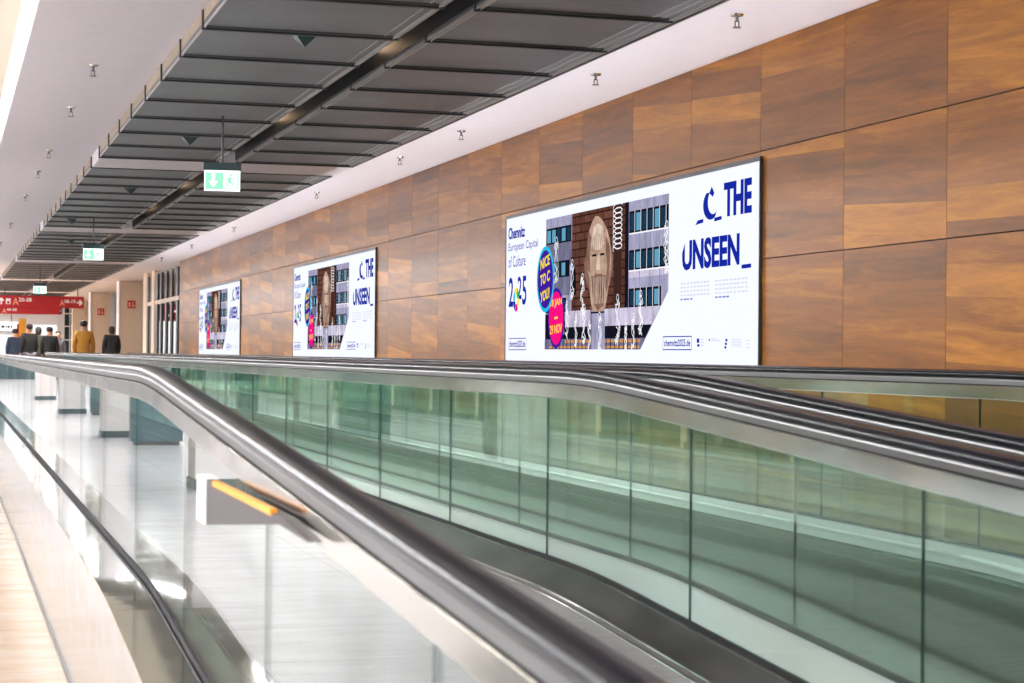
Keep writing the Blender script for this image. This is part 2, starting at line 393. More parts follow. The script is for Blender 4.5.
raft_names = ['dark metal mesh ceiling raft nearly overhead, just in front of the first visible one',
 'large dark metal mesh ceiling raft at the top of the picture, nearest in full view',
 'dark metal mesh ceiling raft just behind the nearest hanging exit sign',
 'dark metal mesh ceiling raft third in line, behind the second exit sign wire',
 'distant metal mesh ceiling raft, fourth along, around the farthest exit sign',
 'distant metal mesh ceiling raft, fifth along, above the red direction sign',
 'far metal mesh ceiling raft, sixth along, just behind the red direction sign',
 'very far metal mesh ceiling raft, seventh along, next to last',
 'last and farthest metal mesh ceiling raft at the end of the concourse']
for bi, (a, b) in enumerate(BAYS):
    r = empty('ceiling_raft', (3.0, (a+b)/2, RB), raft_names[bi], 'ceiling panel', 'mesh ceiling rafts over the walkways')
    n = 9; L = (b-a)/n
    for i in range(n):
        for x0, x1 in ((1.60, 2.90), (3.10, 4.38)):
            p = MB()
            ya, yb = a+i*L+.022, a+(i+1)*L-.022
            p.box(x0, x1, ya, yb, RB, RB+.03, 0)
            p.box(x0, x1, ya, ya+.012, RB-.012, RB+.002, 1); p.box(x0, x1, yb-.012, yb, RB-.012, RB+.002, 1)
            p.build('mesh_panel', ['metal_mesh', 'steel_dark'], r)
    for i in range(n+1):
        yy = a+i*L
        f = MB(); f.box(1.60, 2.905, yy-.018, yy+.018, RB-.026, RB+.06, 0); f.box(1.588, 1.604, yy-.02, yy+.02, RB-.026, CZ-.004, 0)
        f.build('support_bar', 'black_metal', r)
        MB().box(3.095, 4.40, yy-.018, yy+.018, RB-.026, RB+.06, 0).build('support_bar', 'black_metal', r)
    f = MB()
    for x in (1.60, 2.885, 3.10, 4.365):
        f.box(x, x+.009, a, b, RB-.016, RB+.005)
    for i in range(n):
        for x in (2.80, 4.24, 4.31): f.box(x, x+.007, a+i*L+.05, a+(i+1)*L-.05, RB-.006, RB+.002)
    f.box(2.865, 2.875, a, b, RB-.02, RB+.02); f.box(3.125, 3.135, a, b, RB-.02, RB+.02)
    f.box(4.39, 4.40, a, b, RB-.02, RB+.03); f.box(4.42, 4.43, a, b, RB+.03, RB+.05)
    f.build('edge_trim', 'trim_light', r)
    MB().box(4.405, 4.42, a, b, RB-.03, RB+.04).build('side_rail', 'steel_dark', r)
    f = MB().box(1.60, 1.612, a, b, RB+.02, CZ-.005)
    f.build('side_plate', 'beige_trim', r)
    MB().box(4.425, 4.44, a+.1, b-.1, RB+.045, RB+.085).build('added_cove_light', 'fill_cove', r)  # cove strip added on the raft edge to brighten soffit and wall
    f = MB().box(2.91, 2.92, a, b, RB+.01, RB+.28); f.box(3.08, 3.09, a, b, RB+.01, RB+.28); f.box(2.91, 3.09, a, b, RB+.28, RB+.29)
    f.build('light_slot', 'black_metal', r)
    # lamps set into the slot
    for q, yy in enumerate((a+3.9, a+8.4)):
        if bi < 1: continue
        lt = tag(MB().box(2.94, 3.06, yy-.12, yy+.12, RB+.14, RB+.20).build('slot_lamp', 'lamp_warm'),
                 'small warm lamp in the dark slot of the %s mesh raft, %s end' % (ORD[bi-1], 'nearer' if q == 0 else 'farther'), 'lamp', 'lamps in the ceiling slots')
        ld = bpy.data.lights.new('added_slot_spot', 'SPOT'); ld.energy = 420; ld.spot_size = math.radians(130); ld.spot_blend = .6; ld.shadow_soft_size = .06; ld.color = (1, .93, .86)  # spot added below the slot lamp to brighten the walkways
        lo = bpy.data.objects.new('added_slot_spot', ld); lo.location = (3.0, yy, RB-.03); col.objects.link(lo)

# pyramid loudspeakers hanging under the rafts
for i, (x, y) in enumerate(((2.29, 12.6), (2.31, 19.0), (2.31, 25.3), (1.95, 31.6), (2.31, 37.7))):
    o = empty('ceiling_speaker', (x, y, RB), '%s black pyramid shaped unit hanging under the mesh ceiling' % ORD[i], 'ceiling device', 'black pyramids under the mesh ceiling')
    p = MB(); q = .075
    p.add([(x-q, y-q, RB-.01), (x+q, y-q, RB-.01), (x+q, y+q, RB-.01), (x-q, y+q, RB-.01), (x, y, RB-.085)], [(0, 1, 2, 3), (0, 4, 1), (1, 4, 2), (2, 4, 3), (3, 4, 0)])
    p.build('housing', 'housing_green_black', o)
    MB().box(x-q-.01, x+q+.01, y-q-.01, y+q+.01, RB-.012, RB).build('rim', 'steel_dark', o)

# sprinklers
def sprinkler(x, y, lab, grp):
    o = empty('sprinkler', (x, y, CZ), lab, 'sprinkler', grp)
    MB().tube((x, y, CZ), (x, y, CZ-.012), .045, .04, 14).build('rosette', 'chrome', o)
    p = MB().tube((x, y, CZ-.01), (x, y, CZ-.05), .012, .010, 8)
    p.box(x-.016, x-.010, y-.004, y+.004, CZ-.085, CZ-.045); p.box(x+.010, x+.016, y-.004, y+.004, CZ-.085, CZ-.045); p.box(x-.016, x+.016, y-.005, y+.005, CZ-.05, CZ-.044)
    p.build('frame', 'steel_dull', o)
    MB().tube((x, y, CZ-.085), (x, y, CZ-.09), .028, .028, 12).build('deflector', 'steel_dull', o)
for i, y in enumerate((11.5, 14.32, 18.44, 21.13, 26.2, 34.13, 40.2, 46.)):
    sprinkler(4.95, y, '%s sprinkler head on the white soffit beside the wood wall' % ORD[i], 'sprinklers by the wood wall')
for i, y in enumerate((15.23, 17.93, 21.87, 24.5, 28.37, 34.74, 41.)):
    sprinkler(1.09, y, '%s sprinkler head on the white soffit left of the mesh rafts' % ORD[i], 'sprinklers on the left soffit')

# unseen ceiling strips added over the left hall to brighten floor and soffits
for i, (x, lab) in enumerate(((-1.6, 'nearer the soffit'), (-3.6, 'in the middle of the taller hall'), (-5.4, 'next to the left windows'))):
    for k in range(9):
        y0 = -3+k*12.4
        o = tag(MB().box(x-.12, x+.12, y0, y0+9.5, 4.26, 4.31).build('added_strip_light', 'fill_white'),
                '%s added long white strip light in the row %s' % (ORD[k], lab), 'added ceiling light', 'added strip lights of the taller hall')

# added uplights, hidden in the gap behind the far walkway, brightening the soffit
for k in range(9):
    y0 = -2.5+k*5.6
    o = empty('added_uplight', (5.02, y0+2.6, 0), '%s added floor uplight in the gap behind the far walkway, below the wood wall' % ORD[k], 'uplight', 'added uplights behind the far walkway')
    MB().box(4.95, 5.11, y0, y0+5.2, .002, .05).box(4.95, 4.96, y0, y0+5.2, .05, .09).box(5.10, 5.11, y0, y0+5.2, .05, .22).build('housing', 'black_metal', o)
    MB().box(4.965, 5.095, y0+.02, y0+5.18, .051, .07).build('lamp', 'fill_up', o)

# ------------------------------------------------------------------ moving walkways
KY, SL = 7.4, .0595
def drop(y):
    if y >= KY+.5: return 0.
    if y <= KY-.5: return SL*(KY-y)
    return SL*(KY+.5-y)**2/2.
YN, YF = -2.4, 51.6
YS = [YN+.4*i for i in range(int((6.8-YN)/.4)+1)] + [7.0+.1*i for i in range(13)] + [8.6, 9.4, 10.4, 12, 14, 17, 20, 25, 30, 35, 40, 46, YF]
YS = sorted(set(round(v, 3) for v in YS))
HT = 1.525; BASE = .68; NR = .36
def rail_path(n_off=0.):
    top = [(y, HT-drop(y)) for y in YS]
    out = []
    c = (YN, top[0][1]-NR)
    for i in range(10): a = PI*1.5-PI*i/10; out.append((c[0]+NR*math.cos(a), c[1]+NR*math.sin(a)))
    out += top
    c = (YF, HT-NR)
    for i in range(1, 11): a = PI/2-PI*i/10; out.append((c[0]+NR*math.cos(a), c[1]+NR*math.sin(a)))
    return out
PATH = rail_path()
hr = []
for i in range(20):
    t = 2*PI*i/20; cs, sn = math.cos(t), math.sin(t)
    hr.append((.041*math.copysign(abs(cs)**.8, cs), -.023+.023*math.copysign(abs(sn)**.9, sn)))
hr = hr[::-1]
def lower(y0, y1, x0, x1, za, zb, mb, mi=0):
    """strip between lateral positions x0 (height za) and x1 (height zb) following the ramp"""
    ys = [y for y in YS if y0 < y < y1]; ys = [y0]+ys+[y1]
    vs = []
    for y in ys: d = drop(y); vs += [(x0, y, za-d), (x1, y, zb-d)]
    mb.add(vs, [(2*i, 2*i+1, 2*i+3, 2*i+2) for i in range(len(ys)-1)], mi)
def slab(y0, y1, x0, x1, z0, z1, mb, mi=0, floor=None):
    ys = [y0]+[y for y in YS if y0 < y < y1]+[y1]
    vs = []
    for y in ys:
        d = drop(y); b = z0-d if floor is None else floor
        t = z1-d
        if floor is not None: t = max(t, floor+.004)
        vs += [(x0, y, b), (x1, y, b), (x1, y, t), (x0, y, t)]
    k = len(ys)
    mb.add(vs, [(4*i+j, 4*i+(j+1) % 4, 4*i+4+(j+1) % 4, 4*i+4+j) for i in range(k-1) for j in range(4)] + [(3, 2, 1, 0), (4*k-4, 4*k-3, 4*k-2, 4*k-1)], mi)

JOINTS = [YN] + [1.33+1.69*i-3.38 for i in range(0, 32)]
JOINTS = [j for j in JOINTS if j < YF-.5] + [YF]
def balustrade(root, X, gl, inner, rail_lbl=None, jo=0.):
    """inner = +1 when the belt lies on the +x side"""
    MB().sweep(X, PATH, hr).build('handrail', 'rubber', root, smooth=True)
    gp = [(-.027, -.036), (.027, -.036), (.030, -.046), (.030, -.066), (-.030, -.066), (-.030, -.046)]
    MB().sweep(X, PATH, gp[::-1]).build('handrail_guide', 'steel_dull', root)
    MB().sweep(X, PATH, [(-.024, -.073), (.024, -.073), (.024, -.065), (-.024, -.065)]).build('rail_groove', 'seal_black', root)
    bp = [(-.033, -.072), (.033, -.072), (.035, -.074), (.035, -.132), (.03, -.137), (-.03, -.137), (-.035, -.132), (-.035, -.074)]
    MB().sweep(X, PATH, bp[::-1]).build('steel_band', 'steel_brushed_dim' if X < 1 else 'steel_band', root)  # nearest band darker in colour to hold down its bright reflection
    js = [j+(jo if 0 < i < len(JOINTS)-1 else 0) for i, j in enumerate(JOINTS)]
    for i in range(len(js)-1):
        a, b = js[i]+.003, js[i+1]-.003
        ys = [a]+[y for y in YS if a < y < b]+[b]
        poly = [(y, BASE-drop(y)) for y in ys]
        if i == len(js)-2:
            for q in range(9): an = -PI/2+PI*q/8; poly.append((YF+(NR-.125)*math.cos(an), HT-NR+(NR-.125)*math.sin(an)))
        poly += [(y, HT-.125-drop(y)) for y in ys[::-1]]
        if i == 0:
            zc = HT-NR-drop(YN)
            for q in range(9): an = PI/2+PI*q/8; poly.append((YN+(NR-.125)*math.cos(an), zc+(NR-.125)*math.sin(an)))
        p = MB(); n = len(poly)
        vs = [(X-.004, y, z) for y, z in poly]+[(X+.004, y, z) for y, z in poly]
        p.add(vs, [list(range(n)), list(range(2*n-1, n-1, -1))], 0)
        p.add(vs, [(k, k+n, (k+1) % n+n, (k+1) % n) for k in range(n)], 1)
        p.build('glass_panel', [gl, 'glass_edge'], root)
    m = MB(); slab(YN, YF, X-.010, X+.010, BASE-.02, BASE+.010, m)
    m.build('glass_seal', 'seal_black', root)
    s = inner
    m = MB()
    lower(YN, YF, X+s*.010, X+s*.03, BASE-.002, BASE-.004, m); lower(YN, YF, X+s*.03, X+s*.15, BASE-.004, .60, m)
    m.build('inner_skirt', 'steel_white_sheen' if X > 4 else 'steel_skirt', root)  # far skirt gets its white sheen from colour, unlike the others
    m = MB(); slab(YN, YF, min(X+s*.15, X+s*.158), max(X+s*.15, X+s*.158), .52, .604, m); slab(YN, YF, min(X+s*.176, X+s*.184), max(X+s*.176, X+s*.184), .52, .59, m)
    m.build('skirt_rail', 'steel_polished', root)
    m = MB(); lower(YN, YF, X+s*.158, X+s*.176, .592, .585, m)
    m.build('brush_strip', 'steel_dark', root)

XA, XB, XC, XD = .775, 2.57, 2.90, 4.70
w1 = empty('moving_walkway', (1.68, 20, 0), 'moving walkway in the foreground with glass sides and black handrails, ramping down towards the camera', 'moving walkway', 'parallel moving walkways')
balustrade(w1, XA, 'glass_white', 1, jo=.0)
balustrade(w1, XB, 'glass_clear', -1, jo=-.05)
m = MB(); slab(YN, YF, XA+.184, XB-.184, .50, .545, m)
m.build('belt', 'belt_ribbed', w1)
# outer deck in plates and side fascia
for i in range(len(JOINTS)-1):
    a, b = JOINTS[i]+.6, JOINTS[i+1]+.6-.003
    if i == 0: a = YN
    if i == len(JOINTS)-2: b = YF
    m = MB(); slab(a, b, XA-.19, XA-.016, BASE-.03, BASE-.016, m)
    m.build('deck_plate', 'steel_polished', w1)
m = MB(); slab(YN, YF, XA-.186, XA-.18, 0, BASE-.03, m, floor=.0)
m.build('side_fascia', 'steel_fascia', w1)
MB().box(XA-.2, XA-.186, YN, YF, .001, .02).build('floor_trim', 'steel_dull', w1)
for i in range(len(JOINTS)-1):
    a, b = JOINTS[i]-.5, JOINTS[i+1]-.5-.003
    if i == 0: a = YN
    if i == len(JOINTS)-2: b = YF
    m = MB(); slab(a, b, XB+.016, XC-.016, BASE-.03, BASE-.006, m)
    m.build('centre_deck_plate', 'steel_white_sheen', w1)

w2 = empty('moving_walkway', (3.8, 20, 0), 'second moving walkway, between the foreground one and the wood wall', 'moving walkway', 'parallel moving walkways')
balustrade(w2, XC, 'glass_green', 1, jo=-.22)
balustrade(w2, XD, 'glass_green', -1, jo=-.1)
m = MB(); slab(YN, YF, XC+.184, XD-.184, .50, .545, m)
m.build('belt', 'belt_ribbed', w2)
m = MB(); slab(YN, YF, XD+.016, XD+.213, BASE-.03, BASE-.016, m)
m.build('deck_plate', 'steel_polished', w2)
m = MB(); slab(YN, YF, XD+.203, XD+.209, 0, BASE-.03, m, floor=.0)
m.build('side_fascia', 'steel_brushed_dim', w2)
# landing slab joining the belts to the upper floor
m = MB().box(.6, 4.9, YF+.35, 53.2, 0.003, .54)
struct('trim_4', m, 'floor_stone')

# wedge shaped side box on the outer side of the first balustrade
o = empty('wedge_box', (.66, 4.8, 1.1), 'grey wedge shaped box with an orange strip fixed outside the foreground balustrade', 'barrier box')
t3 = lambda u, v, w: (.70+w, u, v)
MB().prism([(5.30, 1.098), (5.30, 1.224), (4.05, 1.222), (3.75, 1.20), (4.10, 1.205)], t3, .03).build('body', 'wedge_grey', o)
MB().box(.695, .733, 5.30, 5.47, 1.10, 1.228).build('end_cap', 'sign_white', o)
MB().box(.697, .712, 4.2, 5.16, 1.216, 1.231).build('signal_strip', 'orange_strip', o)

# ------------------------------------------------------------------ left hall columns (seen mirrored in the glass)
cl = ['nearest', 'second', 'third', 'fourth', 'fifth']
for i, y in enumerate((8.7, 21.8, 35.1, 48.4, 61.7)):
    o = empty('white_column', (-1.5, y+.3, 0), '%s square white column with dark skirting, mirrored in the foreground glass' % cl[i], 'column', 'white columns of the left hall')
    MB().box(-1.82, -1.2, y, y+.62, 0, 4.3).build('shaft', 'plaster_white', o, bevel=.01)
    MB().box(-1.835, -1.185, y-.015, y+.635, 0, .12).build('skirting', 'skirting_teal', o)

for x0, x1, y, lab in ((-2.3, -1.45, 32.2, 'nearer dark teal standing panel between the white columns of the left hall'), (-2.4, -1.88, 47.4, 'farther dark teal standing panel between the white columns of the left hall')):
    o = empty('standing_panel', ((x0+x1)/2, y, 0), lab, 'display stand', 'teal stands of the left hall')
    MB().box(x0, x1, y, y+.35, .06, 1.75).build('panel', 'teal_panel', o, bevel=.01)
    MB().box(x0+.05, x1-.05, y+.03, y+.32, 0, .06).build('base', 'black_metal', o)

# ------------------------------------------------------------------ billboards
XF = 5.570
BW, BH, BZ = 6.40, 1.462, 1.515
def make_board():
    YL = 18.90
    root = empty('billboard', (5.588, YL-BW/2, BZ), 'x', 'billboard')
    def to3(u, v, w): return (XF-w, YL-u, BZ+v)
    m = MB()
    m.box(5.562, 5.587, YL+.0, YL+.012, BZ-.02, BZ+BH+.02); m.box(5.562, 5.587, YL-BW-.012, YL-BW, BZ-.02, BZ+BH+.02)
    m.box(5.562, 5.587, YL-BW-.012, YL+.012, BZ+BH, BZ+BH+.032); m.box(5.562, 5.587, YL-BW-.012, YL+.012, BZ-.025, BZ)
    m.build('frame', 'black_metal', root)
    sheet = MB().box(XF, 5.586, YL-BW, YL, BZ, BZ+BH).build('light_panel', 'ink_paper', root)
    # photograph on the poster: houses, tower and a generic carved stone monument
    names = ['concrete', 'concrete_light', 'concrete_dark', 'window', 'window_light', 'brick', 'brick_dark', 'stone', 'stone_dark', 'stone_light', 'night', 'strip', 'line']
    ix = {n: i for i, n in enumerate(names)}
    P = MB()
    def pol(pts, k, w): P.add([to3(u, v, w) for u, v in pts], [list(range(len(pts)))], ix[k])
    def rec(u0, u1, v0, v1, k, w): pol([(u0, v0), (u1, v0), (u1, v1), (u0, v1)], k, w)
    def ln(pts, wd, k, w):
        for (a, b), (c, d) in zip(pts, pts[1:]):
            L = math.hypot(c-a, d-b) or 1; nx, ny_ = -(d-b)/L*wd, (c-a)/L*wd
            pol([(a-nx, b-ny_), (c-nx, d-ny_), (c+nx, d+ny_), (a+nx, b+ny_)], k, w)
    cut = lambda v: 4.62 if v >= .586 else 3.99+(v-.113)*(4.62-3.99)/(.586-.113)
    pol([(1.36, .113), (3.99, .113), (4.62, .586), (4.62, 1.37), (1.36, 1.37)], 'concrete', .001)
    # left house
    rec(1.36, 2.16, .9, 1.13, 'concrete_dark', .002); rec(1.36, 2.16, .62, .80, 'concrete_dark', .002)
    for v0, v1, ua, ub in ((1.12, 1.275, 1.38, 2.14), (.795, .95, 1.38, 2.1), (.46, .60, 1.38, 2.0)):
        rec(ua, ub, v0, v1, 'night', .003)
        u = ua+.03
        while u+.12 < ub: rec(u, u+.11, v0+.015, v1-.02, 'window_light' if random.random() < .4 else 'window', .004); u += .15
    rec(1.36, 2.1, .113, .45, 'night', .003); rec(1.5, 1.95, .25, .40, 'concrete_dark', .004)
    # brick tower
    rec(2.16, 3.69, .113, 1.37, 'brick', .003); rec(3.32, 3.52, .46, 1.37, 'brick_dark', .0035)
    rec(3.60, 3.69, .46, 1.37, 'night', .0035)
    pol([(2.14, .98), (2.22, .93), (2.29, .82), (2.30, .62), (2.16, .60)], 'night', .005)
    # right house: white spandrels and window bands
    rec(3.69, 4.62, .72, .80, 'concrete_light', .002)
    for v0, v1 in ((1.10, 1.285), (.785, .955), (.47, .63)):
        ue = cut(v0)
        rec(3.70, ue, v0, v1, 'night', .003)
        rec(3.70, ue, v0-.012, v0, 'line', .004)
        u = 3.73; k = 0
        while u+.13 < ue:
            rec(u, u+.10, v0+.015, v1-.02, ('window', 'window_light', 'window')[k % 3], .004); rec(u+.105, u+.115, v0, v1, 'line', .0045); u += .145; k += 1
    for u in (3.95, 4.2, 4.42):
        rec(u, u+.01, .63, .785, 'concrete_dark', .003); rec(u, u+.01, .955, 1.10, 'concrete_dark', .003)
    # base bands
    pol([(1.99, .32), (cut(.32), .32), (cut(.47), .47), (1.99, .47)], 'concrete_light', .006)
    pol([(1.99, .21), (cut(.21), .21), (cut(.32), .32), (1.99, .32)], 'night', .006)
    pol([(1.36, .113), (3.99, .113), (cut(.21), .21), (1.36, .21)], 'concrete_dark', .006)
    rec(1.99, 4.0, .175, .2, 'strip', .007); rec(1.5, 3.98, .125, .145, 'strip', .007)
    for k in range(22): rec(1.6+k*.11, 1.62+k*.11, .113, .2, 'night', .0075)
    # plinth and monument
    rec(2.72, 3.11, .113, .47, 'concrete', .008); rec(2.72, 2.76, .113, .47, 'concrete_dark', .0085); rec(2.95, 2.97, .113, .47, 'concrete_dark', .0085)
    hd = [(2.84, 1.306), (2.75, 1.26), (2.67, 1.19), (2.62, 1.08), (2.60, .95), (2.63, .84), (2.68, .745), (2.70, .64), (2.73, .54), (2.776, .455), (2.9, .44), (3.08, .447), (3.13, .50), (3.16, .56), (3.20, .66), (3.24, .78), (3.27, .89), (3.26, 1.0), (3.21, 1.1), (3.14, 1.18), (3.02, 1.26), (2.92, 1.30)]
    pol(hd, 'stone', .009)
    pol([(2.60, .98), (2.53, .90), (2.55, .78), (2.62, .70), (2.70, .62), (2.70, .80)], 'stone_dark', .0085)
    pol([(3.25, 1.02), (3.31, .92), (3.30, .80), (3.22, .66), (3.18, .80)], 'stone_dark', .0085)
    pol([(2.66, 1.18), (2.62, 1.08), (2.60, .95), (2.63, .84), (2.70, .80), (2.70, 1.0), (2.74, 1.12)], 'stone_dark', .010)
    pol([(3.12, 1.12), (3.2, 1.05), (3.25, .95), (3.22, .75), (3.16, .60), (3.12, .66), (3.16, .86), (3.12, 1.0)], 'stone_dark', .010)
    pol([(2.78, 1.2), (2.9, 1.24), (3.04, 1.2), (3.08, 1.05), (3.0, 1.0), (2.82, 1.0), (2.74, 1.06)], 'stone_light', .010)
    rec(2.76, 2.88, .945, .965, 'night', .011); rec(2.98, 3.09, .945, .965, 'night', .011)
    pol([(2.90, .95), (2.955, .95), (2.985, .82), (2.87, .82)], 'stone_light', .011)
    rec(2.84, 3.03, .765, .785, 'stone_dark', .011)
    pol([(2.74, .77), (3.13, .77), (3.08, .50), (2.92, .46), (2.80, .52)], 'stone_dark', .0105)
    for k in range(9):
        u = 2.76+k*.04; ln([(u, .76), (u+.02*math.sin(k), .64), (u+.015, .52)], .005, 'stone_light', .0112)
    rec(2.74, 3.1, .435, .45, 'night', .0112)
    for k in range(10): ln([(2.68+k*.055, 1.15-abs(k-4)*.012), (2.66+k*.055, 1.05), (2.67+k*.055, .99)], .005, 'stone_dark', .0112)
    # white line drawings of bystanders, springs and loops
    sp_ = [(3.43+.12*math.cos(t*.9), 1.36-.38*t/60+.035*math.sin(t*.9)) for t in range(0, 61)]
    ln(sp_, .005, 'line', .012); ln([(3.43, 1.47), (3.43, 1.36)], .002, 'grey_text' if False else 'line', .012)
    rnd = random.Random(3)
    def figure(u, v, h):
        a, b, c, d = [rnd.uniform(1.5, 5) for _ in range(4)]; n = 46
        pts = [(u+h*.17*math.sin(a*t+b)*(.6+.4*math.sin(c*t)), v+h*(.5+.5*math.sin(.9*t+d)*(.8+.2*math.cos(3*c*t)))) for t in [i*.27 for i in range(n)]]
        ln(pts, .0042, 'line', .012)
        ln([(u+h*.07*math.cos(t), v+h+h*.07*math.sin(t)) for t in [i*.6 for i in range(12)]], .004, 'line', .012)
    for u, v, h in ((1.72, .72, .43), (2.05, .20, .34), (2.32, .12, .30), (2.55, .14, .36), (2.70, .05, .3), (2.98, .06, .36), (3.45, .14, .42), (3.66, .06, .26), (3.85, .10, .30), (4.02, .22, .36), (4.60, .7, .42), (2.2, .56, .36), (2.5, .42, .36)):
        figure(u, v, h)
    P.build('poster_picture', ['ink_'+n for n in names], sheet)
    # round stickers
    def disc(u, v, ru, rv, mats, w):
        q = MB()
        for s_, mi, ww in ((1., 0, w), (.88, 1, w+.001)):
            q.add([to3(u+ru*s_*math.cos(2*PI*i/40), v+rv*s_*math.sin(2*PI*i/40), ww) for i in range(40)], [list(range(40))], mi)
        return q
    q = disc(1.737, .409, .25, .288, 0, .014)
    for t_, vv, uu in (('18 JAN', .50, .175), ('29 NOV', .255, .185)): put_text(q, t_, 1.737-uu, 1.737+uu, vv, vv+.085, to3, .016, 2, .012, .02)
    q.add([to3(1.69, .40, .016), to3(1.79, .405, .016), to3(1.79, .425, .016), to3(1.69, .42, .016)], [(0, 1, 2, 3)], 2)
    q.build('date_sticker', ['ink_purple', 'ink_pink', 'ink_yellow'], sheet)
    q = disc(1.403, .79, .277, .32, 0, .018)
    for t_, vv, hw in (('NICE', .90, .145), ('TO C', .745, .15), ('YOU!', .58, .145)): put_text(q, t_, 1.403-hw-.01, 1.403+hw-.01, vv-.02, vv+.085, to3, .020, 2, .03, .05)
    q.build('round_sticker', ['ink_cyan', 'ink_purple', 'ink_yellow'], sheet)
    # headline
    q = MB()
    for dx in (-.005, .005): put_text(q, 'THE', 5.748+dx, 6.257+dx, 1.103, 1.358, to3, .002+dx*.02, 0, .036)
    q.build('headline', ['ink_blue', 'ink_paper'], sheet); q = MB()
    for dx in (-.003, .003): put_text(q, 'UNSEEN', 4.918+dx, 6.044+dx, .733, .970, to3, .002+dx*.02, 0, .036)
    arc = [(5.36+.0, 1.22)]
    outer = [(5.495+.155*math.cos(a), 1.215+.115*math.sin(a)) for a in [math.radians(d) for d in range(125, 315, 12)]]
    inner = [(5.54+.105*math.cos(a), 1.235+.095*math.sin(a)) for a in [math.radians(d) for d in range(310, 120, -12)]]
    q.add([to3(u, v, .002) for u, v in outer+inner], [list(range(len(outer+inner)))])
    q.add([to3(u, v, .002) for u, v in ((5.46, 1.305), (5.535, 1.27), (5.56, 1.30), (5.51, 1.352))], [(0, 1, 2, 3)])
    q.add([to3(u, v, .002) for u, v in ((5.185, 1.078), (5.347, 1.088), (5.347, 1.116), (5.235, 1.112))], [(0, 1, 2, 3)])
    q.add([to3(u, v, .002) for u, v in ((5.563, 1.082), (5.706, 1.088), (5.706, 1.116), (5.563, 1.11))], [(0, 1, 2, 3)])
    q.add([to3(u, v, .002) for u, v in ((6.085, .703), (6.258, .705), (6.258, .735), (6.085, .733))], [(0, 1, 2, 3)])
    # missing slice of the U
    q.add([to3(u, v, .0025) for u, v in ((4.89, .88), (4.96, .99), (4.89, 1.0))], [(0, 1, 2)], 1)
    q.add([to3(u, v, .0025) for u, v in ((4.89, .84), (4.99, .97), (4.89, .98))], [(0, 1, 2)], 1)
    q.build('headline', ['ink_blue', 'ink_paper'], sheet)
    # heading at upper left
    q = MB()
    for dx in (-.004, .004): put_text(q, 'Chemnitz', .084+dx, .658+dx, 1.245, 1.365, to3, .002+dx*.02, 0, .02)
    q.build('heading', 'ink_blue', sheet); q = MB()
    put_text(q, 'European Capital', .085, 1.095, 1.10, 1.205, to3, .002, 0)
    q.build('heading', 'ink_blue', sheet); q = MB()
    put_text(q, 'of Culture', .087, .69, .955, 1.07, to3, .002, 0)
    q.build('heading', 'ink_blue', sheet)
    # year logo with coloured segments
    q = MB()
    put_text(q, '2', .106, .27, .55, .853, to3, .002, 0, .02); put_text(q, '2', .42, .56, .62, .853, to3, .002, 0, .02); put_text(q, '5', .585, .728, .56, .853, to3, .002, 0, .02)
    for i, c in enumerate((1, 2, 3, 4, 5, 6)):
        a0 = i*PI/3+.2
        pts = [(.375+r_*.105*math.cos(a), .62+r_*.125*math.sin(a)) for r_, a in [(1, a0), (1, a0+.35), (1, a0+.7), (1, a0+1.0), (.42, a0+1.0), (.42, a0)]]
        q.add([to3(u, v, .003) for u, v in pts], [list(range(6))], c)
    q.build('year_logo', ['ink_blue', 'ink_green', 'ink_yellow', 'ink_cyan', 'ink_blue', 'ink_pink', 'ink_yellow'], sheet)
    # web addresses in ruled boxes
    for nm, u0, u1, v0, v1 in (('small', .114, .729, .106, .229), ('large', 4.51, 5.13, .108, .22)):
        q = MB()
        for (a, b, c, d) in ((u0, u1, v0, v0+.008), (u0, u1, v1-.008, v1), (u0, u0+.006, v0, v1), (u1-.006, u1, v0, v1)):
            q.add([to3(a, c, .002), to3(b, c, .002), to3(b, d, .002), to3(a, d, .002)], [(0, 1, 2, 3)])
        put_text(q, 'chemnitz2025.de', u0+.03, u1-.03, v0+.03, v1-.025, to3, .002, 0, .02)
        q.build('web_address', 'ink_blue', sheet)
    # small print: rows of fine lettering
    for u0, u1 in ((4.888, 5.497), (5.591, 6.22)):
        q = MB()
        for r_ in range(5):
            uu = u1 if r_ < 4 else u0+.28
            for k in range(9 if r_ < 4 else 4):
                a = u0+k*(u1-u0)/9; b = a+(u1-u0)/9*(.6+.3*random.random())
                if b > uu+.05: continue
                v = .625-r_*.031
                q.add([to3(a, v, .002), to3(b, v, .002), to3(b, v+.013, .002), to3(a, v+.013, .002)], [(0, 1, 2, 3)], 0 if r_ < 4 else 1)
        q.build('small_print', ['ink_grey_text', 'ink_mid_text'], sheet)
    q = MB()
    def rr(a, b, c, d, mi): q.add([to3(a, c, .002), to3(b, c, .002), to3(b, d, .002), to3(a, d, .002)], [(0, 1, 2, 3)], mi)
    rr(5.235, 5.285, .165, .198, 0); rr(5.245, 5.29, .135, .155, 0)
    for k in range(3): rr(5.31, 5.375, .14+k*.022, .15+k*.022, 1)
    rr(5.475, 5.495, .178, .195, 0)
    for k in range(2): rr(5.515, 5.70-k*.06, .176+k*.014, .184+k*.014, 1)
    rr(5.48, 5.487, .14, .17, 1)
    for k in range(3): rr(5.78+.008*k, 5.815+.01*k, .12+k*.027, .138+k*.027, 0)
    for k in range(5): rr(5.91, 6.10-.02*(k % 2), .135+k*.013, .141+k*.013, 1)
    for k in range(3): rr(6.18, 6.25, .125+k*.025, .132+k*.025, 1)
    q.build('sponsor_logos', ['ink_blue', 'ink_grey_text'], sheet)
    return root
b1 = make_board()
bl = [('largest and nearest backlit poster billboard on the wood wall, showing a stone monument', 0), ('middle backlit poster billboard on the wood wall, second from the right', 25.28-18.87+6.32-6.32), ('farthest and smallest backlit poster billboard, at the left end of the wood wall', 0)]
